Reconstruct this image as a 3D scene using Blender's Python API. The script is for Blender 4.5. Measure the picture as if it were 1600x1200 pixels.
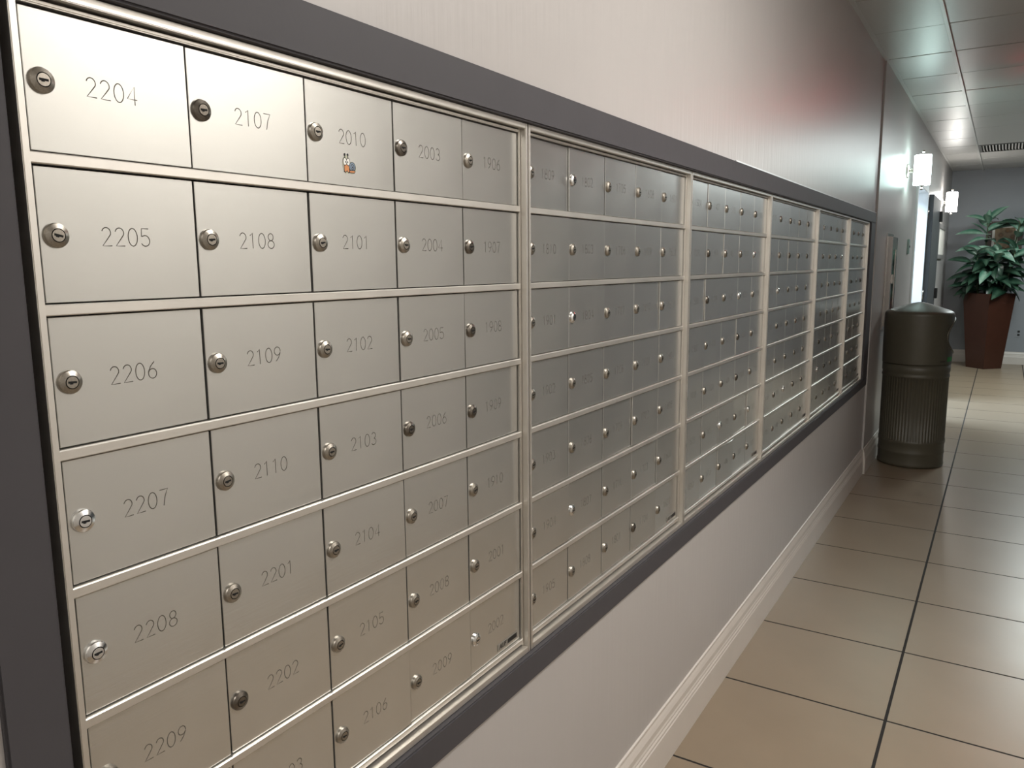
import bpy, bmesh, math, random
from mathutils import Vector, Matrix, Euler
random.seed(7)
for o in list(bpy.data.objects): bpy.data.objects.remove(o)
S = bpy.context.scene
COL = S.collection
R = math.radians

# ------------------------------------------------------------------ camera
FPX, YAW, PITCH, ROLL = 1214.565, 0.56172, -0.15119, -0.00849
CAM = Vector((0.73583, 0.0, 1.3726))
fw = Vector((-math.sin(YAW)*math.cos(PITCH), math.cos(YAW)*math.cos(PITCH), math.sin(PITCH)))
rt = Vector((math.cos(YAW), math.sin(YAW), 0)); up = rt.cross(fw)
r2 = rt*math.cos(ROLL) + up*math.sin(ROLL); u2 = -rt*math.sin(ROLL) + up*math.cos(ROLL)
cd = bpy.data.cameras.new('camera'); cam = bpy.data.objects.new('camera', cd); COL.objects.link(cam)
cd.sensor_width = 36; cd.lens = FPX/1600*36; cd.clip_start = 0.02
cam.matrix_world = Matrix(((r2.x,u2.x,-fw.x,CAM.x),(r2.y,u2.y,-fw.y,CAM.y),(r2.z,u2.z,-fw.z,CAM.z),(0,0,0,1)))
S.camera = cam

# ------------------------------------------------------------------ dimensions of the place
CEIL = 2.5875            # ceiling height
XW, XW2 = 0.024, 0.035   # left wall by the mailboxes, left wall beyond the step
YSTEP, YEND = 5.425, 12.40
XR, YB = 1.72, -2.6      # right wall, wall behind the photographer

# ------------------------------------------------------------------ world, lights, exposure
w = bpy.data.worlds.new('world'); S.world = w; w.use_nodes = True
w.node_tree.nodes['Background'].inputs[0].default_value = (0.75, 0.8, 0.9, 1)
w.node_tree.nodes['Background'].inputs[1].default_value = 0.03
S.view_settings.view_transform = 'Standard'; S.view_settings.look = 'None'
S.view_settings.gamma = 1; S.view_settings.use_curve_mapping = False
S.view_settings.exposure = 0.0
def area(name, loc, sx, sy, power, col, rot=(0,0,0)):
    l = bpy.data.lights.new(name, 'AREA'); l.shape = 'RECTANGLE'; l.size = sx; l.size_y = sy
    l.energy = power; l.color = col
    o = bpy.data.objects.new(name, l); o.location = loc; o.rotation_euler = rot; COL.objects.link(o); return o
area('ceiling_light_near', (1.20, 1.75, CEIL-0.02), 0.6, 1.2, 46, (1, .968, .925))
area('ceiling_light_behind', (1.10, -1.3, CEIL-0.02), 0.6, 1.2, 22, (1, .968, .925))
area('added_light_far', (1.42, 9.4, CEIL-0.02), 0.55, 2.2, 88, (.90, 1, .985))  # added light, out of view, brightens the floor and end wall far off
area('side_room_light', (-1.0, 8.3, CEIL-0.02), 0.9, 0.9, 150, (.62, .80, 1))

# ------------------------------------------------------------------ materials
def srgb(r, g, b):
    f = lambda c: (c/255/12.92) if c/255 <= .04045 else ((c/255+.055)/1.055)**2.4
    return (f(r), f(g), f(b), 1)
def mat(name, col, rough=.5, metal=0, spec=.5, emit=None, es=0, noise=None, bump=None, nscale=8, namt=.12, rvar=0, stretch=(1,1,1)):
    m = bpy.data.materials.new(name); m.use_nodes = True
    nt = m.node_tree; b = nt.nodes['Principled BSDF']
    b.inputs['Base Color'].default_value = col; b.inputs['Roughness'].default_value = rough
    b.inputs['Metallic'].default_value = metal; b.inputs['Specular IOR Level'].default_value = spec
    if emit:
        b.inputs['Emission Color'].default_value = emit; b.inputs['Emission Strength'].default_value = es
    tc = nt.nodes.new('ShaderNodeTexCoord'); mp = nt.nodes.new('ShaderNodeMapping')
    nt.links.new(tc.outputs['Object'], mp.inputs[0]); mp.inputs['Scale'].default_value = stretch
    if namt:
        n = nt.nodes.new('ShaderNodeTexNoise'); n.inputs['Scale'].default_value = nscale; n.inputs['Detail'].default_value = 5
        nt.links.new(mp.outputs[0], n.inputs['Vector'])
        mx = nt.nodes.new('ShaderNodeMix'); mx.data_type = 'RGBA'
        mx.inputs['A'].default_value = tuple(c*(1-namt) for c in col[:3])+(1,)
        mx.inputs['B'].default_value = tuple(min(1, c*(1+namt)) for c in col[:3])+(1,)
        nt.links.new(n.outputs['Fac'], mx.inputs['Factor']); nt.links.new(mx.outputs['Result'], b.inputs['Base Color'])
        if rvar:
            mr = nt.nodes.new('ShaderNodeMapRange'); mr.inputs['To Min'].default_value = rough-rvar; mr.inputs['To Max'].default_value = rough+rvar
            nt.links.new(n.outputs['Fac'], mr.inputs['Value']); nt.links.new(mr.outputs['Result'], b.inputs['Roughness'])
    if bump:
        bs, bd, bst = bump     # scale, strength, stretch
        mp2 = nt.nodes.new('ShaderNodeMapping'); mp2.inputs['Scale'].default_value = bst
        nt.links.new(tc.outputs['Object'], mp2.inputs[0])
        n2 = nt.nodes.new('ShaderNodeTexNoise'); n2.inputs['Scale'].default_value = bs; n2.inputs['Detail'].default_value = 4
        nt.links.new(mp2.outputs[0], n2.inputs['Vector'])
        bp = nt.nodes.new('ShaderNodeBump'); bp.inputs['Strength'].default_value = bd; bp.inputs['Distance'].default_value = .002
        nt.links.new(n2.outputs['Fac'], bp.inputs['Height']); nt.links.new(bp.outputs[0], b.inputs['Normal'])
    return m
M = {}
M['wall'] = mat('wall_paint', (.43,.405,.39,1), .37, 0, .42, nscale=3, namt=.03, bump=(55,.5,(1,1,.04)))
M['endwall'] = mat('grey_blue_paint', (.26,.275,.295,1), .5, nscale=3, namt=.04, bump=(60,.1,(1,1,1)))
M['trimgrey'] = mat('dark_grey_paint', (.062,.058,.063,1), .6, 0, .3, nscale=12, namt=.06, bump=(50,.12,(1,1,1)))
M['base'] = mat('cream_gloss_paint', (.62,.57,.52,1), .35, nscale=9, namt=.06)
M['tile'] = mat('glazed_beige_tile', (.272,.212,.150,1), .32, 0, .5, nscale=5, namt=.11, rvar=.05)
M['grout'] = mat('dark_grout', (.012,.010,.009,1), .8)
M['ceil'] = mat('ceiling_board', (.52,.51,.49,1), .36, 0, .5, nscale=40, namt=.05, bump=(130,.12,(1,1,1)))
M['ceilback'] = mat('plenum_dark', (.03,.03,.03,1), .9)
M['grid'] = mat('white_metal_grid', (.55,.55,.53,1), .35, 0, .5, namt=.04)
M['door'] = mat('satin_aluminium', (.66,.655,.625,1), .25, .88, .5, nscale=14, namt=.035, rvar=.04, bump=(300,.02,(1,.04,1)))
M['alu'] = mat('frame_aluminium', (.74,.71,.66,1), .40, .9, .5, nscale=22, namt=.06, rvar=.05, stretch=(1,1,1))
M['black'] = mat('black_gap', (.006,.006,.006,1), .9, namt=0)
M['engrave'] = mat('engraved_line', (.075,.068,.056,1), .85, 0, .15, namt=.05)
M['lock_old'] = mat('worn_nickel', (.36,.33,.285,1), .34, 1, nscale=700, namt=.35, rvar=.08)
M['lock_new'] = mat('chrome', (.80,.80,.79,1), .14, 1, namt=.03)
M['lock_dark'] = mat('tarnished_brass', (.19,.17,.145,1), .3, 1, nscale=600, namt=.3)
M['can'] = mat('taupe_plastic', (.092,.084,.060,1), .42, nscale=30, namt=.08, bump=(250,.08,(1,1,1)))
M['green'] = mat('green_print', (.03,.22,.05,1), .5, namt=.05)
M['pot'] = mat('brown_planter', (.055,.019,.011,1), .38, nscale=12, namt=.15)
M['soil'] = mat('potting_soil', (.02,.014,.01,1), .95, nscale=60, namt=.4)
M['stem'] = mat('green_stem', (.035,.06,.022,1), .5)
M['frame'] = mat('dark_wood_frame', (.055,.030,.02,1), .35, nscale=20, namt=.3)
M['mat'] = mat('white_mat_board', (.75,.72,.66,1), .7, namt=.02)
M['greyframe'] = mat('grey_frame', (.20,.19,.185,1), .4)
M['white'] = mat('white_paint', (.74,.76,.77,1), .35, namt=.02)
M['steel'] = mat('grey_steel_door', (.04,.043,.045,1), .5, 0, .35, nscale=4, namt=.08)
M['chromeframe'] = mat('satin_steel', (.50,.48,.46,1), .22, 1, namt=.05)
M['glassdark'] = mat('dark_glass', (.015,.016,.017,1), .08, namt=0)
M['nickel'] = mat('brushed_nickel', (.55,.52,.47,1), .28, 1, namt=.05)
M['plate'] = mat('wall_plate_green', (.22,.30,.27,1), .4, namt=.03)
M['shade_cool'] = mat('lit_glass_cool', (.9,.95,.95,1), .4, emit=(.72,1,.94,1), es=17, namt=0)
M['shade_warm'] = mat('lit_glass_warm', (.95,.95,.9,1), .4, emit=(1,.97,.92,1), es=30, namt=0)
M['vent'] = mat('grey_grille', (.09,.09,.085,1), .5, namt=.05)
M['exit'] = mat('exit_red', (.5,.02,.02,1), .4, emit=(1,.02,.05,1), es=14, namt=0)
M['orange'] = mat('sticker_orange', (.62,.25,.09,1), .5, namt=.03)
M['blue'] = mat('sticker_blue', (.20,.26,.34,1), .5, namt=.03)
M['ink'] = mat('sticker_black', (.008,.008,.008,1), .5, namt=0)
M['stwhite'] = mat('sticker_white', (.85,.85,.80,1), .5, namt=0)
M['ivory'] = mat('sticker_ivory', (.52,.52,.40,1), .5, namt=0)
M['platemetal'] = mat('grey_name_plate', (.27,.25,.22,1), .5, .3, namt=.05)
M['reflectdark'] = mat('dark_for_reflections', (.085,.088,.095,1), .55, namt=.03)
M['sidewall'] = mat('plain_wall_paint', (.74,.72,.69,1), .6, namt=.02)

def leaf_mat(name, dark, light):
    m = bpy.data.materials.new(name); m.use_nodes = True; nt = m.node_tree; b = nt.nodes['Principled BSDF']
    b.inputs['Roughness'].default_value = .32
    tc = nt.nodes.new('ShaderNodeTexCoord'); sp = nt.nodes.new('ShaderNodeSeparateXYZ'); nt.links.new(tc.outputs['Object'], sp.inputs[0])
    ab = nt.nodes.new('ShaderNodeMath'); ab.operation = 'ABSOLUTE'; nt.links.new(sp.outputs['Y'], ab.inputs[0])
    wv = nt.nodes.new('ShaderNodeTexNoise'); wv.inputs['Scale'].default_value = 22; wv.inputs['Detail'].default_value = 2
    nt.links.new(tc.outputs['Object'], wv.inputs['Vector'])
    mr = nt.nodes.new('ShaderNodeMapRange'); mr.inputs['From Min'].default_value = 0; mr.inputs['From Max'].default_value = .04
    mr.inputs['To Min'].default_value = 1; mr.inputs['To Max'].default_value = 0; nt.links.new(ab.outputs[0], mr.inputs['Value'])
    mu = nt.nodes.new('ShaderNodeMath'); mu.operation = 'MULTIPLY'; nt.links.new(mr.outputs['Result'], mu.inputs[0]); nt.links.new(wv.outputs['Fac'], mu.inputs[1])
    mx = nt.nodes.new('ShaderNodeMix'); mx.data_type = 'RGBA'; mx.inputs['A'].default_value = dark; mx.inputs['B'].default_value = light
    nt.links.new(mu.outputs[0], mx.inputs['Factor']); nt.links.new(mx.outputs['Result'], b.inputs['Base Color'])
    return m
M['leaf'] = leaf_mat('variegated_leaf', (.006,.024,.014,1), (.07,.14,.09,1))
M['leaf_pale'] = leaf_mat('pale_leaf', (.05,.15,.10,1), (.40,.55,.44,1))
def print_mat():
    m = bpy.data.materials.new('floral_print'); m.use_nodes = True; nt = m.node_tree; b = nt.nodes['Principled BSDF']
    tc = nt.nodes.new('ShaderNodeTexCoord'); n = nt.nodes.new('ShaderNodeTexVoronoi'); n.inputs['Scale'].default_value = 14
    nt.links.new(tc.outputs['Object'], n.inputs['Vector'])
    cr = nt.nodes.new('ShaderNodeValToRGB'); e = cr.color_ramp.elements
    e[0].color = (.22,.11,.03,1); e[1].color = (.26,.18,.10,1); e[0].position = .15; e[1].position = .55
    x = e.new(.33); x.color = (.13,.07,.03,1)
    nt.links.new(n.outputs['Distance'], cr.inputs[0]); nt.links.new(cr.outputs[0], b.inputs['Base Color']); b.inputs['Roughness'].default_value = .3
    return m
M['print'] = print_mat()

# ------------------------------------------------------------------ helpers
def link(name, me, parent=None):
    o = bpy.data.objects.new(name, me); COL.objects.link(o)
    if parent: o.parent = parent
    return o
def empty(name, loc=(0,0,0), rz=0):
    o = bpy.data.objects.new(name, None); o.empty_display_size = .1; COL.objects.link(o); o.location = loc; o.rotation_euler.z = rz; return o
def tag(o, label, cat, group=None):
    o['label'] = label; o['category'] = cat
    if group: o['group'] = group
    return o
def struct(o, label=None):
    o['kind'] = 'structure'
    if label: o['label'] = label
    return o
def bm_box(bm, x0, x1, y0, y1, z0, z1, mi=0):
    v = [bm.verts.new(p) for p in ((x0,y0,z0),(x1,y0,z0),(x1,y1,z0),(x0,y1,z0),(x0,y0,z1),(x1,y0,z1),(x1,y1,z1),(x0,y1,z1))]
    for f in ((0,3,2,1),(4,5,6,7),(0,1,5,4),(1,2,6,5),(2,3,7,6),(3,0,4,7)):
        bm.faces.new([v[i] for i in f]).material_index = mi
def finish(bm, name, mats, parent=None, smooth=False, bevel=0, seg=2):
    if bevel:
        bmesh.ops.bevel(bm, geom=list(bm.edges), offset=bevel, segments=seg, affect='EDGES', clamp_overlap=True)
    me = bpy.data.meshes.new(name); bm.to_mesh(me); bm.free()
    for m in (mats if isinstance(mats, (list, tuple)) else [mats]): me.materials.append(m)
    if smooth:
        for p in me.polygons: p.use_smooth = True
    return link(name, me, parent)
def box(name, x0, x1, y0, y1, z0, z1, m, parent=None, bevel=0, seg=2):
    bm = bmesh.new(); bm_box(bm, x0, x1, y0, y1, z0, z1); return finish(bm, name, m, parent, bevel=bevel, seg=seg)
def boxes(name, lst, m, parent=None, bevel=0):
    bm = bmesh.new()
    for b in lst: bm_box(bm, *b)
    return finish(bm, name, m, parent, bevel=bevel)
def prism_y(name, prof, y0, y1, m, parent=None):      # profile of (x, z) swept along y
    bm = bmesh.new()
    a = [bm.verts.new((x, y0, z)) for x, z in prof]; b = [bm.verts.new((x, y1, z)) for x, z in prof]
    n = len(prof)
    for i in range(n): bm.faces.new((a[i], a[(i+1)%n], b[(i+1)%n], b[i]))
    bm.faces.new(a[::-1]); bm.faces.new(b); bmesh.ops.recalc_face_normals(bm, faces=bm.faces)
    return finish(bm, name, m, parent)
def prism_x(name, prof, x0, x1, m, parent=None):      # profile of (y, z) swept along x
    bm = bmesh.new()
    a = [bm.verts.new((x0, y, z)) for y, z in prof]; b = [bm.verts.new((x1, y, z)) for y, z in prof]
    n = len(prof)
    for i in range(n): bm.faces.new((a[i], a[(i+1)%n], b[(i+1)%n], b[i]))
    bm.faces.new(a[::-1]); bm.faces.new(b); bmesh.ops.recalc_face_normals(bm, faces=bm.faces)
    return finish(bm, name, m, parent)
def bm_lathe(bm, prof, seg=24, axis='z', off=(0,0,0), mi=0, caps=True, rfun=None):
    rings = []
    for r, h in prof:
        ring = []
        for i in range(seg):
            a = 2*math.pi*i/seg; rr = r if rfun is None else rfun(r, h, a)
            p = (rr*math.cos(a), rr*math.sin(a), h)
            if axis == 'x': p = (h, rr*math.cos(a), rr*math.sin(a))
            if axis == 'y': p = (rr*math.cos(a), h, rr*math.sin(a))
            ring.append(bm.verts.new((p[0]+off[0], p[1]+off[1], p[2]+off[2])))
        rings.append(ring)
    for k in range(len(rings)-1):
        for i in range(seg):
            f = bm.faces.new((rings[k][i], rings[k][(i+1)%seg], rings[k+1][(i+1)%seg], rings[k+1][i])); f.material_index = mi; f.smooth = True
    if caps:
        for ring in (rings[0], rings[-1]):
            f = bm.faces.new(ring); f.material_index = mi
    bmesh.ops.recalc_face_normals(bm, faces=bm.faces)
    return rings
def lathe(name, prof, m, parent=None, seg=24, axis='z', off=(0,0,0), rfun=None):
    bm = bmesh.new(); bm_lathe(bm, prof, seg, axis, off, rfun=rfun)
    me = bpy.data.meshes.new(name); bm.to_mesh(me); bm.free(); me.materials.append(m)
    return link(name, me, parent)
def tube(name, pts, r, m, parent=None, seg=8):
    bm = bmesh.new(); prev = None
    for i, p in enumerate(pts):
        p = Vector(p); d = (Vector(pts[min(i+1, len(pts)-1)]) - Vector(pts[max(i-1, 0)])).normalized()
        a = d.orthogonal().normalized() if prev is None else (u - d*u.dot(d)).normalized()
        u = a; v = d.cross(u); rr = r[i] if isinstance(r, (list, tuple)) else r
        ring = [bm.verts.new(p + (u*math.cos(2*math.pi*k/seg)+v*math.sin(2*math.pi*k/seg))*rr) for k in range(seg)]
        if prev:
            for k in range(seg): bm.faces.new((prev[k], prev[(k+1)%seg], ring[(k+1)%seg], ring[k])).smooth = True
        else: bm.faces.new(ring[::-1])
        prev = ring
    bm.faces.new(prev)
    return finish(bm, name, m, parent)

# ------------------------------------------------------------------ the room shell
UW, FRM, CW, RH = 0.84041, 0.0152, 0.162, 0.134      # unit pitch, frame width, column and row pitch
Y0 = 0.3563; ZB, ZT = 0.644, 1.614                    # mailbox bank
YE = Y0 + 5*UW + 2*FRM + 4*CW
fl = struct(box('floor', -0.25, XR+.05, YB, YEND, -0.08, -0.0004, M['grout']))
T, TX, TY = 0.4938, 0.528, 2.437
tile_me = {}
k0 = math.floor((YB-TY)/T); k1 = math.ceil((YEND-TY)/T)
for c in range(-1, 3):
    for k in range(k0, k1):
        jx, jy = .0045, .0040
        xa, xb = TX+c*T+jx, TX+(c+1)*T-jx
        ya, yb = max(TY+k*T+jy, YB), min(TY+(k+1)*T-jy, YEND)
        if xa > XR: continue
        xb = min(xb, XR)
        key = (round(xb-xa, 4), round(yb-ya, 4))
        if key not in tile_me:
            o = box('tile', 0, xb-xa, 0, yb-ya, -.012, 0, M['tile'], None, bevel=0); tile_me[key] = o.data; o.parent = fl
        else: o = link('tile', tile_me[key], fl)
        o.location = (xa, ya, 0)

ce = struct(box('ceiling', -0.25, XR, YB, YEND, CEIL+.02, CEIL+.10, M['ceilback']))
CT, CX, CY = 0.6295, 0.3905, 4.796
VR = None
pan_me = {}
k0 = math.floor((YB-CY)/CT); k1 = math.ceil((YEND-CY)/CT)
for c in range(-1, 4):
    for k in range(k0, k1):
        xa = XW+.012 if c == -1 else CX+c*CT+.006
        xb = min(CX+(c+1)*CT-.006, XR)
        ya, yb = max(CY+k*CT+.006, YB), min(CY+(k+1)*CT-.006, YEND)
        if xa >= XR-.02: continue
        if c == 0 and k == 8: VR = (xa, xb, ya, yb); continue      # the air grille takes this field
        key = (round(xb-xa, 4), round(yb-ya, 4))
        if key not in pan_me:
            o = box('panel', 0, xb-xa, 0, yb-ya, 0, .016, M['ceil'], None, bevel=.002, seg=1); pan_me[key] = o.data; o.parent = ce
        else: o = link('panel', pan_me[key], ce)
        o.location = (xa, ya, CEIL+random.uniform(0, .002)); o.rotation_euler = (random.uniform(-.003, .003), random.uniform(-.003, .003), 0)
for c in range(0, 3):
    box('grid_bar', CX+c*CT-.009, CX+c*CT+.009, YB, YEND, CEIL-.010, CEIL+.006, M['grid'], ce, bevel=.001, seg=1)
for k in range(k0+1, k1):
    box('cross_bar', XW, XR, CY+k*CT-.003, CY+k*CT+.003, CEIL+.004, CEIL+.012, M['vent'], ce)
prism_y('wall_angle', [(XW, CEIL-.002), (XW+.022, CEIL-.002), (XW+.022, CEIL+.003), (XW, CEIL+.003)], YB, YSTEP, M['grid'], ce)
prism_y('wall_angle', [(XW2, CEIL-.002), (XW2+.022, CEIL-.002), (XW2+.022, CEIL+.003), (XW2, CEIL+.003)], YSTEP, YEND, M['grid'], ce)

DY0, DY1, DZ = 7.80, 8.79, 2.04       # doorway in the left wall
HY0, HY1, HZ0, HZ1 = Y0-.012, YE+.012, ZB-.01, ZT+.01      # hole for the mailboxes
struct(boxes('wall_left', [(-.20, XW, YB, HY0, 0, CEIL+.02), (-.20, XW, HY1, YSTEP, 0, CEIL+.02),
    (-.20, XW, HY0, HY1, 0, HZ0), (-.20, XW, HY0, HY1, HZ1, CEIL+.02)], M['wall']))
struct(boxes('wall_left', [(-.19, XW2, YSTEP, DY0-.03, 0, CEIL+.02), (-.19, XW2, DY1+.015, YEND, 0, CEIL+.02), (-.19, XW2, DY0-.03, DY1+.015, DZ+.03, CEIL+.02)], M['wall']))
struct(box('wall_end', -.25, 4.8, YEND, YEND+.12, 0, CEIL+.02, M['endwall']))
struct(box('wall_right', XR, XR+.12, YB, 4.0, 0, CEIL+.02, M['sidewall']))
struct(boxes('wall_right', [(XR+.02, XR+.12, 4.0, YEND, 0, CEIL+.02)], M['reflectdark']))  # unseen stretch made dark so the farther mailboxes reflect less light
struct(box('wall_back', -.25, XR+.12, YB-.12, YB, 0, CEIL+.02, M['sidewall']))
struct(boxes('wall_side_room', [(-2.0, -.20, 7.0, 7.12, 0, CEIL+.02), (-2.0, -.20, 9.5, 9.62, 0, CEIL+.02), (-2.12, -2.0, 7.0, 9.62, 0, CEIL+.02)], M['sidewall']))
struct(box('floor_side_room', -2.0, -.25, 7.12, 9.5, -.08, 0, M['tile'])); struct(box('ceiling_side_room', -2.0, -.25, 7.12, 9.5, CEIL, CEIL+.1, M['ceil']))

def base_prof(x, s=1):
    return [(x, 0), (x+.0165*s, 0), (x+.0165*s, .098), (x+.0145*s, .102), (x+.0145*s, .108), (x+.0115*s, .113), (x+.0125*s, .118), (x+.0105*s, .124),
            (x+.0105*s, .140), (x+.0075*s, .150), (x+.0045*s, .158), (x+.0045*s, .166), (x, .168)]
struct(prism_y('baseboard_left', base_prof(XW), YB, YSTEP+.001, M['base']))
struct(prism_y('baseboard_left', base_prof(XW2), YSTEP-.012, DY0-.09, M['base']))
struct(prism_y('baseboard_left', base_prof(XW2), DY1+.09, YEND, M['base']))
struct(prism_x('baseboard_end', base_prof(YEND, -1), XW2+.017, XR, M['base']))
# doorway casing and lining
struct(boxes('trim_5', [(-.20, XW2+.014, DY0-.085, DY0, 0, DZ+.08), (-.20, XW2+.014, DY1, DY1+.03, 0, DZ+.08), (-.20, XW2+.014, DY0-.085, DY1+.03, DZ, DZ+.08),
    (-.14, -.10, DY1-.018, DY1, 0, DZ), (-.14, -.10, DY0, DY0+.018, 0, DZ)], M['white'], bevel=.003), 'white door casing lit blue from the side room')
# grey painted border round the mailboxes
BX = .030
BT, BB, BL, BR = 1.677, .591, .2906, 5.415
IT, IB, IL, IR = ZT+.001, ZB-.001, Y0-.011, YE+.004
struct(box('trim_1', -.01, BX, BL, BR, IT, BT, M['trimgrey'], bevel=.0025), 'dark grey painted board above the mailboxes')
box('white_strip', XW-.001, XW+.0045, 2.4, BR, BT-.0005, BT+.0035, M['white'], bpy.data.objects['trim_1'])  # thin white strip along the board's top edge, farther stretch only
struct(box('trim_2', -.01, BX, BL, BR, BB, IB, M['trimgrey'], bevel=.0025), 'dark grey painted board below the mailboxes')
struct(box('trim_3', -.01, BX, BL, IL, IB, IT, M['trimgrey'], bevel=.0025), 'dark grey painted upright at the near end of the mailboxes')
struct(box('trim_4', -.01, BX, IR, BR, IB, IT, M['trimgrey'], bevel=.0025), 'dark grey painted upright at the far end of the mailboxes')

# ------------------------------------------------------------------ mailbox units
def arc(cx, cy, rx, ry, a0, a1, n):
    return [(cx+rx*math.cos(R(a0+(a1-a0)*i/n)), cy+ry*math.sin(R(a0+(a1-a0)*i/n))) for i in range(n+1)]
DIG = {   # single stroke numerals, height 1
 '0': [arc(.30,.5,.28,.5,90,450,18)],
 '1': [[(.10,.84),(.30,1),(.30,0)]],
 '2': [arc(.29,.72,.25,.28,165,-20,9)+[(.42,.48),(.04,0),(.58,0)]],
 '3': [arc(.28,.75,.24,.25,150,-80,8)+arc(.28,.26,.27,.26,80,-150,9)],
 '4': [[(.46,0),(.46,1),(.02,.30),(.60,.30)]],
 '5': [[(.52,1),(.10,1),(.07,.55)]+arc(.29,.31,.28,.31,125,-150,10)],
 '6': [[(.46,.98),(.22,.74),(.06,.42)]+arc(.31,.29,.26,.29,170,520,14)],
 '7': [[(.03,1),(.57,1),(.36,.55),(.24,0)]],
 '8': [arc(.30,.76,.22,.24,-90,270,14), arc(.30,.26,.27,.26,90,450,14)],
 '9': [arc(.29,.71,.26,.29,-10,340,14)+[(.54,.58),(.38,.26),(.14,.02)]],
}
def number_mesh(txt, h=.0172, sw=.00135, hgt=.00018):
    bm = bmesh.new(); adv = .77*h; tot = (len(txt)-1)*adv + .6*h; x = -tot/2
    for ch in txt:
        for pl in DIG[ch]:
            P = [Vector((x+p[0]*h, p[1]*h-h/2)) for p in pl]; rows = []
            for i, p in enumerate(P):
                d = (P[min(i+1, len(P)-1)] - P[max(i-1, 0)])
                if d.length < 1e-7: d = Vector((1, 0))
                d.normalize(); n = Vector((-d.y, d.x))*sw/2
                rows.append([bm.verts.new((0, (p+n).x, (p+n).y)), bm.verts.new((hgt, p.x, p.y)), bm.verts.new((0, (p-n).x, (p-n).y))])
            for a, b in zip(rows, rows[1:]):
                bm.faces.new((a[0], a[1], b[1], b[0])); bm.faces.new((a[1], a[2], b[2], b[1]))
        x += adv
    bmesh.ops.recalc_face_normals(bm, faces=bm.faces)
    me = bpy.data.meshes.new('number'); bm.to_mesh(me); bm.free(); me.materials.append(M['engrave']); return me
def lock_mesh(m):
    bm = bmesh.new()
    bm_lathe(bm, [(.0113,0),(.0113,.0022)], 28, 'x', caps=False); bm_lathe(bm, [(.0113,.0022),(.0105,.0034)], 28, 'x', caps=False)
    bm_lathe(bm, [(.0105,.0034),(.0064,.0054)], 28, 'x', caps=False)
    bm_lathe(bm, [(.0064,.0054),(.0062,.0030)], 28, 'x', caps=False, mi=1); bm_lathe(bm, [(.0064,.0034),(.0050,.0034)], 28, 'x', caps=False, mi=1)
    bm_lathe(bm, [(.0055,.0030),(.0055,.0056)], 24, 'x', caps=False); bm_lathe(bm, [(.0055,.0056),(.0001,.0057)], 24, 'x', caps=False)
    bm_box(bm, .005, .0059, -.0040, .0040, -.0010, .0010, 1)
    bm_box(bm, .005, .00593, -.0024, .0004, -.0019, .0010, 1)
    me = bpy.data.meshes.new('lock'); bm.to_mesh(me); bm.free(); me.materials.append(m); me.materials.append(M['black']); return me
LK = {k: lock_mesh(M[k]) for k in ('lock_old', 'lock_new', 'lock_dark')}
def door_mesh():
    bm = bmesh.new(); bm_box(bm, 0, .005, .0013, CW-.0013, .0066, RH-.0066)
    bmesh.ops.bevel(bm, geom=list(bm.edges), offset=.0005, segments=1, affect='EDGES')
    me = bpy.data.meshes.new('door'); bm.to_mesh(me); bm.free(); me.materials.append(M['door']); return me
DOOR = door_mesh()
NEWLOCK = {'2207', '2208', '2002'}; DARKLOCK = {'2006', '1908', '2003', '2202', '1907'}
ORD = ['first, nearest', 'second', 'third', 'fourth', 'fifth', 'farthest, narrowest']
DET = ['box numbers from 2204 and a snail sticker', 'box numbers from 1809 beside the sticker unit', 'numbers from 1504', 'numbers from 1109', 'numbers from 704', 'four columns, by the end board']
ZC1 = 1.5369     # height of the top row of locks
ci = 0
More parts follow.
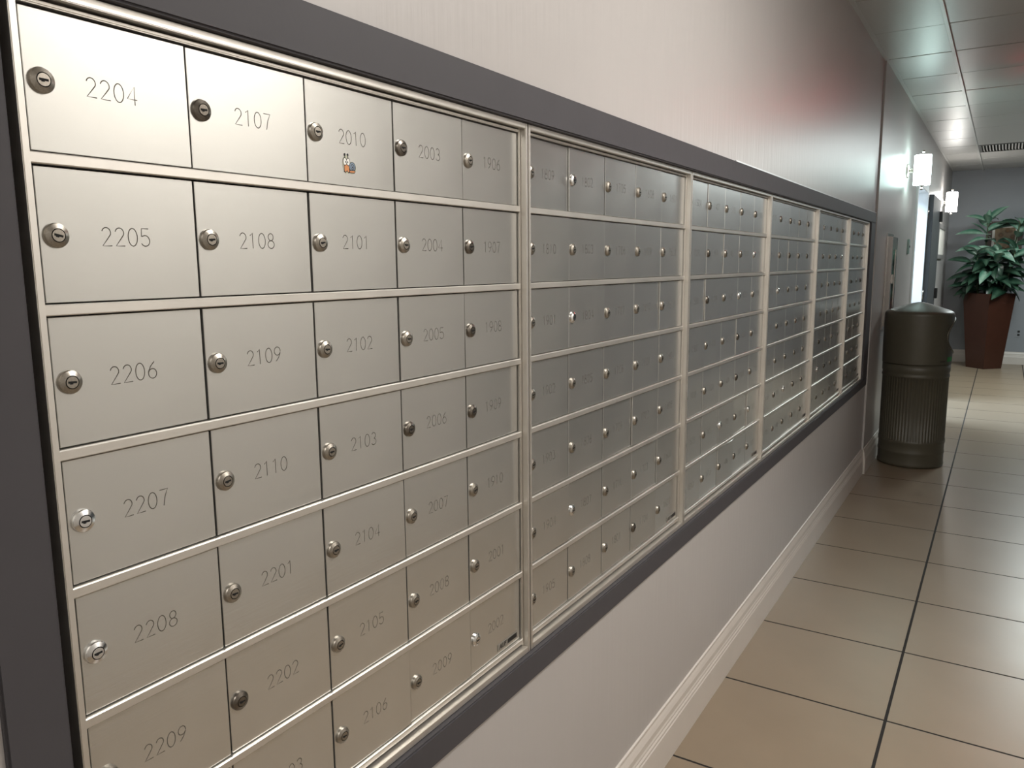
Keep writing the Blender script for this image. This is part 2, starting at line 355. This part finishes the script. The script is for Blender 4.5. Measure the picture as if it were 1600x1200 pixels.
for u in range(6):
    n = 5 if u < 5 else 4
    yb = Y0 + u*UW; wd = n*CW + 2*FRM
    root = tag(empty('mailbox_unit', (0, yb, ZB)), f'{ORD[u]} aluminium mailbox unit in the wall, {DET[u]}', 'mailbox', 'bank of apartment mailboxes')
    hh = ZT-ZB; f = .0085; bd = .0135; e = .0018
    boxes('frame', [(-.03,.020,e,f,0,hh), (-.03,.020,wd-f,wd-e,0,hh), (-.03,.0198,f,wd-f,hh-f,hh), (-.03,.0198,f,wd-f,0,.012)], M['alu'], root, bevel=.0008)
    zt = ZC1 + RH/2 - .0064 - ZB       # top of the doors
    zb = ZC1 - 6*RH - RH/2 + .0064 - ZB
    boxes('inner_bead', [(-.03,.0095,f+.0003,bd,.012,hh-f), (-.03,.0095,wd-bd,wd-f-.0003,.012,hh-f), (-.03,.0105,bd,wd-bd,zt+.0018,zt+.0058)], M['alu'], root, bevel=.0012)
    box('cabinet_body', -.19, -.001, .002, wd-.002, .002, hh-.002, M['black'], root)
    for r in range(7):
        zr = ZC1 - r*RH - RH/2 - ZB
        box('rail', -.01, .0105, bd-.002, wd-bd+.002, zr-.0050, zr+.0052, M['alu'], root, bevel=.001, seg=1)
    for c in range(n):
        for r in range(7):
            idx = 223 - 7*ci + r; txt = f'{idx//10}{idx%10+1:02d}'
            d = link('door', DOOR, root)
            d.location = (.0008, FRM + c*CW, ZC1 - r*RH - RH/2 - ZB)
            d.rotation_euler = (0, random.gauss(0, .0022), random.gauss(0, .007))
            kind = 'lock_new' if txt in NEWLOCK or random.random() < .07 and u > 0 else ('lock_dark' if txt in DARKLOCK or random.random() < .12 else 'lock_old')
            l = link('lock', LK[kind], d); l.location = (.0049, .0152, RH/2); l.rotation_euler.x = random.gauss(0, .08)
            if kind == 'lock_new': l['label'] = 'bright chrome replacement lock'
            nm = link('number', number_mesh(txt), d); nm.location = (.00495, .0815+random.uniform(-.002,.002), RH/2+.001+random.uniform(-.001,.001)); nm.rotation_euler.x = random.gauss(0, .012)
            if txt == '2010':      # snail sticker
                bm = bmesh.new()
                def disc(cy, cz, ry, rz, h, mi, n_=18):
                    bm.faces.new([bm.verts.new((h, cy+ry*math.cos(2*math.pi*i/n_), cz+rz*math.sin(2*math.pi*i/n_))) for i in range(n_)]).material_index = mi
                def poly(pts, h, mi): bm.faces.new([bm.verts.new((h, a, b)) for a, b in pts]).material_index = mi
                # 0 ink 1 white 2 orange 3 blue 4 ivory border
                disc(-.0045,-.001,.0072,.0118,.0001,4); disc(.0055,-.0045,.0078,.0078,.00011,4)
                disc(.0060,-.0035,.0064,.0066,.0002,0); disc(.0060,-.0030,.0052,.0054,.00025,3)
                disc(.0062,-.0033,.0034,.0036,.0003,0); disc(.0062,-.0033,.0026,.0027,.00033,3); disc(.0066,-.0036,.0012,.0013,.00036,0)
                poly([(-.0095,-.001),(.0005,-.001),(.001,-.0075),(.0105,-.0068),(.0118,-.0085),(.0095,-.0112),(.001,-.0112),(-.0015,-.0118),(-.004,-.0095),(-.0065,-.0118),(-.0092,-.0105)], .00028, 0)
                poly([(-.0085,-.001),(-.0005,-.001),(0,-.009),(-.0015,-.0105),(-.004,-.0082),(-.0065,-.0105),(-.0083,-.0095)], .00034, 2)
                poly([(.0012,-.0085),(.0098,-.0080),(.0105,-.0090),(.009,-.0103),(.0014,-.0103)], .00034, 2)
                for s in (-.0075, -.0015):
                    disc(s, .0025, .0036, .0052, .0004, 0); disc(s, .0025, .0028, .0043, .00045, 1)
                disc(-.0064,.0020,.0009,.0013,.0005,0); disc(-.0026,.0020,.0009,.0013,.0005,0)
                for s in (-.0072, -.0018):
                    poly([(s-.0006,.007),(s+.0006,.007),(s+.0006,.0105),(s-.0006,.0105)], .0004, 0); disc(s,.0112,.0013,.0018,.00042,0)
                bmesh.ops.recalc_face_normals(bm, faces=bm.faces)
                for fc in bm.faces:
                    if fc.normal.x < 0: fc.normal_flip()
                st = finish(bm, 'sticker', [M['ink'], M['stwhite'], M['orange'], M['blue'], M['ivory']], d)
                st.location = (.0051, .0725, RH/2-.0325); st['label'] = 'small orange and blue cartoon snail sticker'
            if r == 6 and c == n-1:   # maker's plate on the last door of a unit
                pl = box('name_plate', 0, .0012, -.034, .034, -.0065, .0065, M['platemetal'], d, bevel=.0005); pl.location = (.005, .118, .0195)
                pl['label'] = 'small dark maker plate with black letters'
        ci += 1
# lettering of the maker's plates
for o in [o for o in COL.objects if o.name.startswith('name_plate')]:
    cu = bpy.data.curves.new('plate_text', 'FONT'); cu.body = 'AUF'; cu.size = .0125; cu.align_x = 'CENTER'; cu.align_y = 'CENTER'; cu.offset = .0004; cu.resolution_u = 2; cu.shear = .25
    t = bpy.data.objects.new('tmp', cu); COL.objects.link(t)
    me = bpy.data.meshes.new_from_object(t.evaluated_get(bpy.context.evaluated_depsgraph_get())); bpy.data.objects.remove(t)
    bm = bmesh.new(); bm.from_mesh(me); bpy.data.meshes.remove(me)
    for v in bm.verts: v.co = Vector((.0014, v.co.x-.0185, v.co.y))
    bm_box(bm, .0012, .00135, -.001, .031, -.0042, .0042)
    for f_ in bm.faces:
        if f_.normal.x < 0: f_.normal_flip()
    me = bpy.data.meshes.new('name_plate'); bm.to_mesh(me); bm.free()
    b2 = bmesh.new(); b2.from_mesh(o.data)
    nf = len(b2.faces); b2.from_mesh(me); b2.faces.ensure_lookup_table()
    for f_ in b2.faces[nf:]: f_.material_index = 1
    b2.to_mesh(o.data); b2.free(); o.data.materials.append(M['ink']); bpy.data.meshes.remove(me)

# ------------------------------------------------------------------ trash can
can = tag(empty('trash_can', (.268, 5.925, 0)), 'tall round taupe plastic trash can with domed hood against the wall', 'trash can')
NR = 64
def ribs(r, h, a):
    if .185 < h < .608: return r - .0035*(0.5-0.5*math.copysign(min(1, abs(math.cos(a*NR))*2.2), math.cos(a*NR)))
    return r
lathe('body', [(.19,0),(.204,.004),(.206,.02),(.2035,.03),(.2035,.085),(.206,.092),(.206,.104),(.2035,.110),(.2035,.155),(.207,.162),(.207,.182),(.2035,.186),(.2035,.607),(.207,.611),(.207,.622),(.204,.630),(.204,.640),(.208,.648),(.208,.695),(.19,.697),(.19,.72)], M['can'], can, seg=NR*8, rfun=ribs)
# hood with an oval mouth towards the corridor
HOLE_A, HOLE_Z, HOLE_H, HOLE_W = R(27), .885, .122, R(58)
bm = bmesh.new()
prof = [(.2105,.700)] + [(.2105+.002*math.sin(i/24*3.14), .703+.317*i/24) for i in range(25)] + [(.210,1.032),(.203,1.043),(.188,1.052),(.14,1.069),(.09,1.086),(.045,1.100),(.015,1.106),(.0005,1.107)]
rings = bm_lathe(bm, prof, 120, caps=False)
kill = []
for f_ in bm.faces:
    c = f_.calc_center_median(); a = math.atan2(c.y, c.x)-HOLE_A
    if c.z < 1.02 and math.hypot(c.x, c.y) > .19 and (a/HOLE_W)**2 + ((c.z-HOLE_Z)/HOLE_H)**2 < 1: kill.append(f_)
bmesh.ops.delete(bm, geom=kill, context='FACES')
hood = finish(bm, 'hood', M['can'], can); sm = hood.modifiers.new('thick', 'SOLIDIFY'); sm.thickness = .004; sm.offset = -1
N = 60; lip = []
for i in range(N+1):
    t = 2*math.pi*i/N; a = HOLE_A + HOLE_W*1.0*math.cos(t); z = HOLE_Z + HOLE_H*1.0*math.sin(t); lip.append((.211*math.cos(a), .211*math.sin(a), z))
tube('mouth_lip', lip, .0075, M['can'], hood)
lathe('hood_inner_shade', [(.186,.71),(.186,1.02),(.02,1.06)], M['black'], can, seg=40)  # black drum stands in for the shade inside the hood
bm = bmesh.new()
for za, zb_, aa, ab in ((.722,.752,R(-28),R(-8)),):
    for i in range(6):
        a, b = aa+(ab-aa)*i/6, aa+(ab-aa)*(i+1)/6; rr = .2135
        bm.faces.new([bm.verts.new((rr*math.cos(q), rr*math.sin(q), z)) for q, z in ((a,za),(b,za),(b,zb_),(a,zb_))])
gs = finish(bm, 'sticker', M['green'], hood); gs['label'] = 'small green printed emblem'
bm = bmesh.new()
for i in range(6):
    a, b = R(-45)+R(12)*i/6, R(-45)+R(12)*(i+1)/6
    bm.faces.new([bm.verts.new((.2132*math.cos(q), .2132*math.sin(q), z)) for q, z in ((a,.722),(b,.722),(b,.727),(a,.727))])
finish(bm, 'lettering_line', M['ink'], hood)

# ------------------------------------------------------------------ planter with leafy plant
PX, PY = .585, 11.83
pt = tag(empty('potted_plant', (PX, PY, 0)), 'large leafy green plant in a tall tapered brown planter at the hall end', 'potted plant')
def sq(h, z, a=R(2)): return [(h*math.cos(a+i*math.pi/2), h*math.sin(a+i*math.pi/2), z) for i in range(4)]
bm = bmesh.new(); layers = [sq(.197,0), sq(.200,.004), sq(.292,.955), sq(.292,.968), sq(.272,.968), sq(.268,.90)]
vs = [[bm.verts.new(p) for p in l] for l in layers]
for a, b in zip(vs, vs[1:]):
    for i in range(4): bm.faces.new((a[i], a[(i+1)%4], b[(i+1)%4], b[i]))
bm.faces.new(vs[0][::-1]); bmesh.ops.recalc_face_normals(bm, faces=bm.faces)
finish(bm, 'pot', M['pot'], pt)
bm = bmesh.new(); bm.faces.new([bm.verts.new(p) for p in sq(.269,.925)]); finish(bm, 'soil', M['soil'], pt)
def leaf_mesh(L, W, droop, fold, m):
    bm = bmesh.new(); n = 7; rows = []
    for i in range(n+1):
        t = i/n; wd = W*(math.sin(math.pi*min(1, t**.8))**.85)*(1-.15*t) + .0015
        x = L*t*(1-.12*droop*t); z = .10*L*math.sin(t*1.6) - droop*L*t*t*.55
        rows.append([bm.verts.new((x, -wd/2, z+fold*wd/2)), bm.verts.new((x, -wd/4, z+fold*wd/5)), bm.verts.new((x, 0, z)), bm.verts.new((x, wd/4, z+fold*wd/5)), bm.verts.new((x, wd/2, z+fold*wd/2))])
    for a, b in zip(rows, rows[1:]):
        for k in range(4): bm.faces.new((a[k], a[k+1], b[k+1], b[k])).smooth = True
    st = [(-.05, .003), (0, .003)]      # short petiole
    a = [bm.verts.new((-.06, .003*math.cos(q), .003*math.sin(q))) for q in (0,2.1,4.2)]; b = [bm.verts.new((.01, .003*math.cos(q), .003*math.sin(q))) for q in (0,2.1,4.2)]
    for k in range(3): bm.faces.new((a[k], a[(k+1)%3], b[(k+1)%3], b[k]))
    me = bpy.data.meshes.new('leaf'); bm.to_mesh(me); bm.free(); me.materials.append(m); return me
LM = [leaf_mesh(.30,.13,.5,.35,M['leaf']), leaf_mesh(.26,.12,.9,.3,M['leaf']), leaf_mesh(.33,.135,.3,.4,M['leaf']), leaf_mesh(.25,.115,1.2,.3,M['leaf'])]
LP = [leaf_mesh(.30,.125,.25,.35,M['leaf_pale']), leaf_mesh(.26,.115,.6,.3,M['leaf_pale'])]
def leaf(me, p, d, s=1, tw=0):
    """a leaf from p along d, its upper face turned up and outwards"""
    d = Vector(d).normalized(); o = link('leaf', me, pt)
    out = Vector((p[0], p[1]-.35, 0)); upv = (Vector((0, 0, 1)) + out*1.6)
    z = (upv - d*upv.dot(d)).normalized(); z = Matrix.Rotation(tw, 3, d) @ z; y = z.cross(d)
    m = Matrix((d, y, z)).transposed().to_4x4(); m.translation = Vector(p)
    o.matrix_local = m @ Matrix.Scale(s, 4); return o
stems = [((-.05,0,.92), (-.09,.03,1.45), (-.075,0,1.90)), ((.08,.05,.92), (.22,.06,1.4), (.27,.0,1.86)), ((.0,-.08,.92), (.04,-.12,1.25), (.07,-.16,1.52)), ((-.12,-.04,.92), (-.16,-.10,1.2), (-.16,-.12,1.46)), ((.12,-.05,.92), (.2,-.14,1.2), (.24,-.18,1.5))]
def bez(s, t): a, b, c = map(Vector, s); return a*(1-t)**2 + b*2*t*(1-t) + c*t*t
def dirv(az, el): return (math.cos(az)*math.cos(el), math.sin(az)*math.cos(el), math.sin(el))
for si, s in enumerate(stems):
    tube('stem', [tuple(bez(s, i/8)) for i in range(9)], [.013-.006*i/8 for i in range(9)], M['stem'], pt, seg=7)
    nl = (17, 17, 15, 14, 14)[si]
    for i in range(nl):
        t = .18 + .82*i/(nl-1)
        if si == 0 and .60 < t < .80 and i % 2: continue
        p = bez(s, t); az = i*2.4 + si*1.1; el = R(-35 + 75*t) + random.uniform(-.35, .35)
        me = random.choice(LM)
        if t > .7 and random.random() < .6: me = random.choice(LP)
        leaf(me, p, dirv(az, el), random.uniform(.85, 1.15)*(1 if t < .9 else .85), random.uniform(-.4, .4))
for i in range(46):     # the dense skirt over the rim
    a = i*2.39; rr = random.uniform(.05, .20); z = random.uniform(1.0, 1.42)
    leaf(random.choice(LM), (rr*math.cos(a), rr*math.sin(a), z), dirv(a+random.uniform(-.4,.4), R(random.uniform(-50, 20))), random.uniform(.85,1.15), random.uniform(-.4,.4))
# leaves that stand out above the mass
for me, p, az, el, sc in ((LP[0],(-.08,-.01,1.88),20,40,1.05), (LP[0],(-.09,-.01,1.88),185,18,.9), (LP[0],(-.10,-.02,1.72),185,2,1.15), (LP[1],(-.08,-.02,1.66),200,-5,.9), (LP[1],(-.07,-.01,1.90),100,75,.6),
        (LP[1],(-.12,-.06,1.52),190,8,1.2), (LM[3],(-.20,-.1,1.10),195,-45,1.0), (LM[0],(-.05,0,1.76),5,18,1.1), (LP[1],(.02,-.2,1.50),-20,-20,1.1), (LP[0],(.27,0,1.84),10,20,1.0), (LM[0],(.27,0,1.84),190,10,.9), (LM[2],(-.22,-.08,1.36),178,10,.9), (LM[2],(-.22,-.08,1.20),184,-12,.9), (LP[1],(-.02,-.24,1.26),250,-25,1.1)):
    leaf(me, p, dirv(R(az), R(el)), sc)

# ------------------------------------------------------------------ wall lamps
def sconce(y, shade, label):
    r0 = tag(empty('wall_lamp', (XW2, y, 2.07)), label, 'lamp', 'glass wall lamps along the left wall')
    lathe('back_plate', [(.001,0),(.052,.0),(.055,.006),(.050,.014),(.03,.020),(.001,.021)], M['nickel'], r0, seg=28, axis='x')
    lathe('arm', [(.016,.018),(.016,.050)], M['nickel'], r0, seg=16, axis='x')
    box('bracket', .042, .050, -.03, .03, -.022, .022, M['nickel'], r0, bevel=.002)
    cx = .108
    sh = lathe('shade', [(.02,-.1125),(.056,-.1125),(.060,-.109),(.060,.109),(.056,.1125),(.02,.1125)], shade, r0, seg=36, off=(cx,0,0))
    for s in (-1, 1):
        lathe('finial', [(.022,s*.113),(.022,s*.117),(.008,s*.120),(.008,s*.132),(.013,s*.136),(.010,s*.146),(.001,s*.150)], M['nickel'], r0, seg=16, off=(cx,0,0))
    return r0
sconce(6.88, M['shade_cool'], 'glowing white glass wall lamp between the narrow steel wall cabinet and the doorway')
sconce(10.72, M['shade_warm'], 'glowing white glass wall lamp farther away, between the steel door and end wall')

# ------------------------------------------------------------------ things on the left wall beyond the mailboxes
fc = tag(empty('wall_cabinet', (XW2, 5.95, .93)), 'narrow upright steel wall cabinet with dark glass front behind the trash can', 'cabinet')
H_, W_ = .62, .30
boxes('flange', [(0,.006,-.02,W_+.02,-.02,0), (0,.006,-.02,W_+.02,H_,H_+.02), (0,.006,-.02,0,0,H_), (0,.006,W_,W_+.02,0,H_)], M['chromeframe'], fc, bevel=.001)
box('body', 0, .030, .002, W_-.002, .002, H_-.002, M['chromeframe'], fc, bevel=.002)
dr = boxes('door', [(.030,.038,.004,.06,.004,H_-.004), (.030,.038,W_-.06,W_-.004,.004,H_-.004), (.030,.038,.06,W_-.06,.004,.06), (.030,.038,.06,W_-.06,H_-.09,H_-.004)], M['chromeframe'], fc, bevel=.001)
box('glass', .031, .034, .06, W_-.06, .06, H_-.09, M['glassdark'], dr); box('handle', .038, .048, .045, .06, H_*.48, H_*.58, M['chromeframe'], dr, bevel=.002)

sp_ = tag(empty('switch_plate', (XW2, 7.30, 1.50)), 'small pale green wall plate with a dark button beside the doorway', 'switch')
box('plate', 0, .014, -.04, .04, -.06, .06, M['plate'], sp_, bevel=.002); lathe('button', [(.010,.014),(.010,.018),(.001,.019)], M['ink'], sp_, seg=16, axis='x')

dl = struct(empty('door_1', (XW2+.012, DY1+.035, 0)), 'dark grey steel door opened flat against the wall beyond the doorway')
box('leaf', .004, .048, 0, .98, .012, 2.03, M['steel'], dl, bevel=.003)
for z in (.98, 1.80):
    box('latch_box', .048, .075, .86, .98, z, z+.11, M['ink'], dl, bevel=.003)
for z in (.25, 1.05, 1.85):
    lathe('hinge', [(.001,z-.05),(.008,z-.05),(.008,z+.05),(.001,z+.05)], M['chromeframe'], dl, seg=10, off=(.004,-.006,0))

wp = tag(empty('picture_frame', (XW2, 10.30, 1.41)), 'grey framed picture hanging on the left wall beyond the steel door', 'picture')
PW, PH = 1.05, .40
boxes('frame', [(0,.030,0,.05,0,PH), (0,.030,PW-.05,PW,0,PH), (0,.030,.05,PW-.05,0,.05), (0,.030,.05,PW-.05,PH-.05,PH)], M['greyframe'], wp, bevel=.002)
box('print', 0, .020, .05, PW-.05, .05, PH-.05, M['mat'], wp)

ep = tag(empty('picture_frame', (.50, YEND, 1.44)), 'brown framed floral print on the end wall behind the plant', 'picture')
PW, PH = .40, .46
boxes('frame', [(0,.055,-.03,0,0,PH), (PW-.055,PW,-.03,0,0,PH), (.055,PW-.055,-.03,0,0,.055), (.055,PW-.055,-.03,0,PH-.055,PH)], M['frame'], ep, bevel=.003)
boxes('mat_board', [(.055,.085,-.018,0,.055,PH-.055), (PW-.085,PW-.055,-.018,0,.055,PH-.055), (.085,PW-.085,-.018,0,.055,.085), (.085,PW-.085,-.018,0,PH-.085,PH-.055)], M['mat'], ep)
box('print', .085, PW-.085, -.014, 0, .085, PH-.085, M['print'], ep)

ou = tag(empty('wall_outlet', (.95, YEND, .42)), 'grey wall outlet low on the end wall right of the planter', 'outlet')
box('plate', -.035, .035, -.006, 0, -.057, .057, M['endwall'], ou, bevel=.002)
for z in (-.022, .022): box('socket', -.014, .014, -.008, -.005, z-.014, z+.014, M['ink'], ou, bevel=.001)

# ------------------------------------------------------------------ air grille in the ceiling
xa, xb, ya, yb = VR
vg = tag(empty('air_vent', (xa, ya, CEIL)), 'dark slatted air grille set into the ceiling panels', 'vent')
vw, vl = xb-xa, yb-ya
boxes('frame', [(0,.03,0,vl,-.004,.012), (vw-.03,vw,0,vl,-.004,.012), (.03,vw-.03,0,.03,-.004,.012), (.03,vw-.03,vl-.03,vl,-.004,.012)], M['vent'], vg, bevel=.001)
box('backing', .0, vw, 0, vl, .014, .018, M['black'], vg)
bm = bmesh.new(); bm_box(bm, -.010, .010, .03, vl-.03, -.001, .001)
so = finish(bm, 'slat', M['grid'], vg); ns = 19
for i in range(ns):
    o = so if i == 0 else link('slat', so.data, vg)
    o.location = (.045+(vw-.09)*i/(ns-1), 0, .004); o.rotation_euler.y = R(48)

# ------------------------------------------------------------------ exit sign (beyond the right edge of the picture)
ex = tag(empty('exit_sign', (1.02, 6.0, CEIL)), 'red lit exit sign hanging from the ceiling', 'sign')
box('housing', -.16, .16, -.022, .022, -.24, -.04, M['white'], ex, bevel=.004)
lathe('stem', [(.012,-.04),(.012,0),(.04,0)], M['white'], ex, seg=14)
cu = bpy.data.curves.new('exit_text', 'FONT'); cu.body = 'EXIT'; cu.size = .15; cu.align_x = 'CENTER'; cu.align_y = 'CENTER'; cu.extrude = .002; cu.offset = .004
t = bpy.data.objects.new('tmp', cu); COL.objects.link(t)
me = bpy.data.meshes.new_from_object(t.evaluated_get(bpy.context.evaluated_depsgraph_get())); bpy.data.objects.remove(t)
me.name = 'letters'; me.materials.clear(); me.materials.append(M['exit'])
for s in (0, 1):
    o = link('letters', me, ex); o.location = (0, -.024 if s == 0 else .024, -.14); o.rotation_euler = (math.pi/2, 0, math.pi*s)
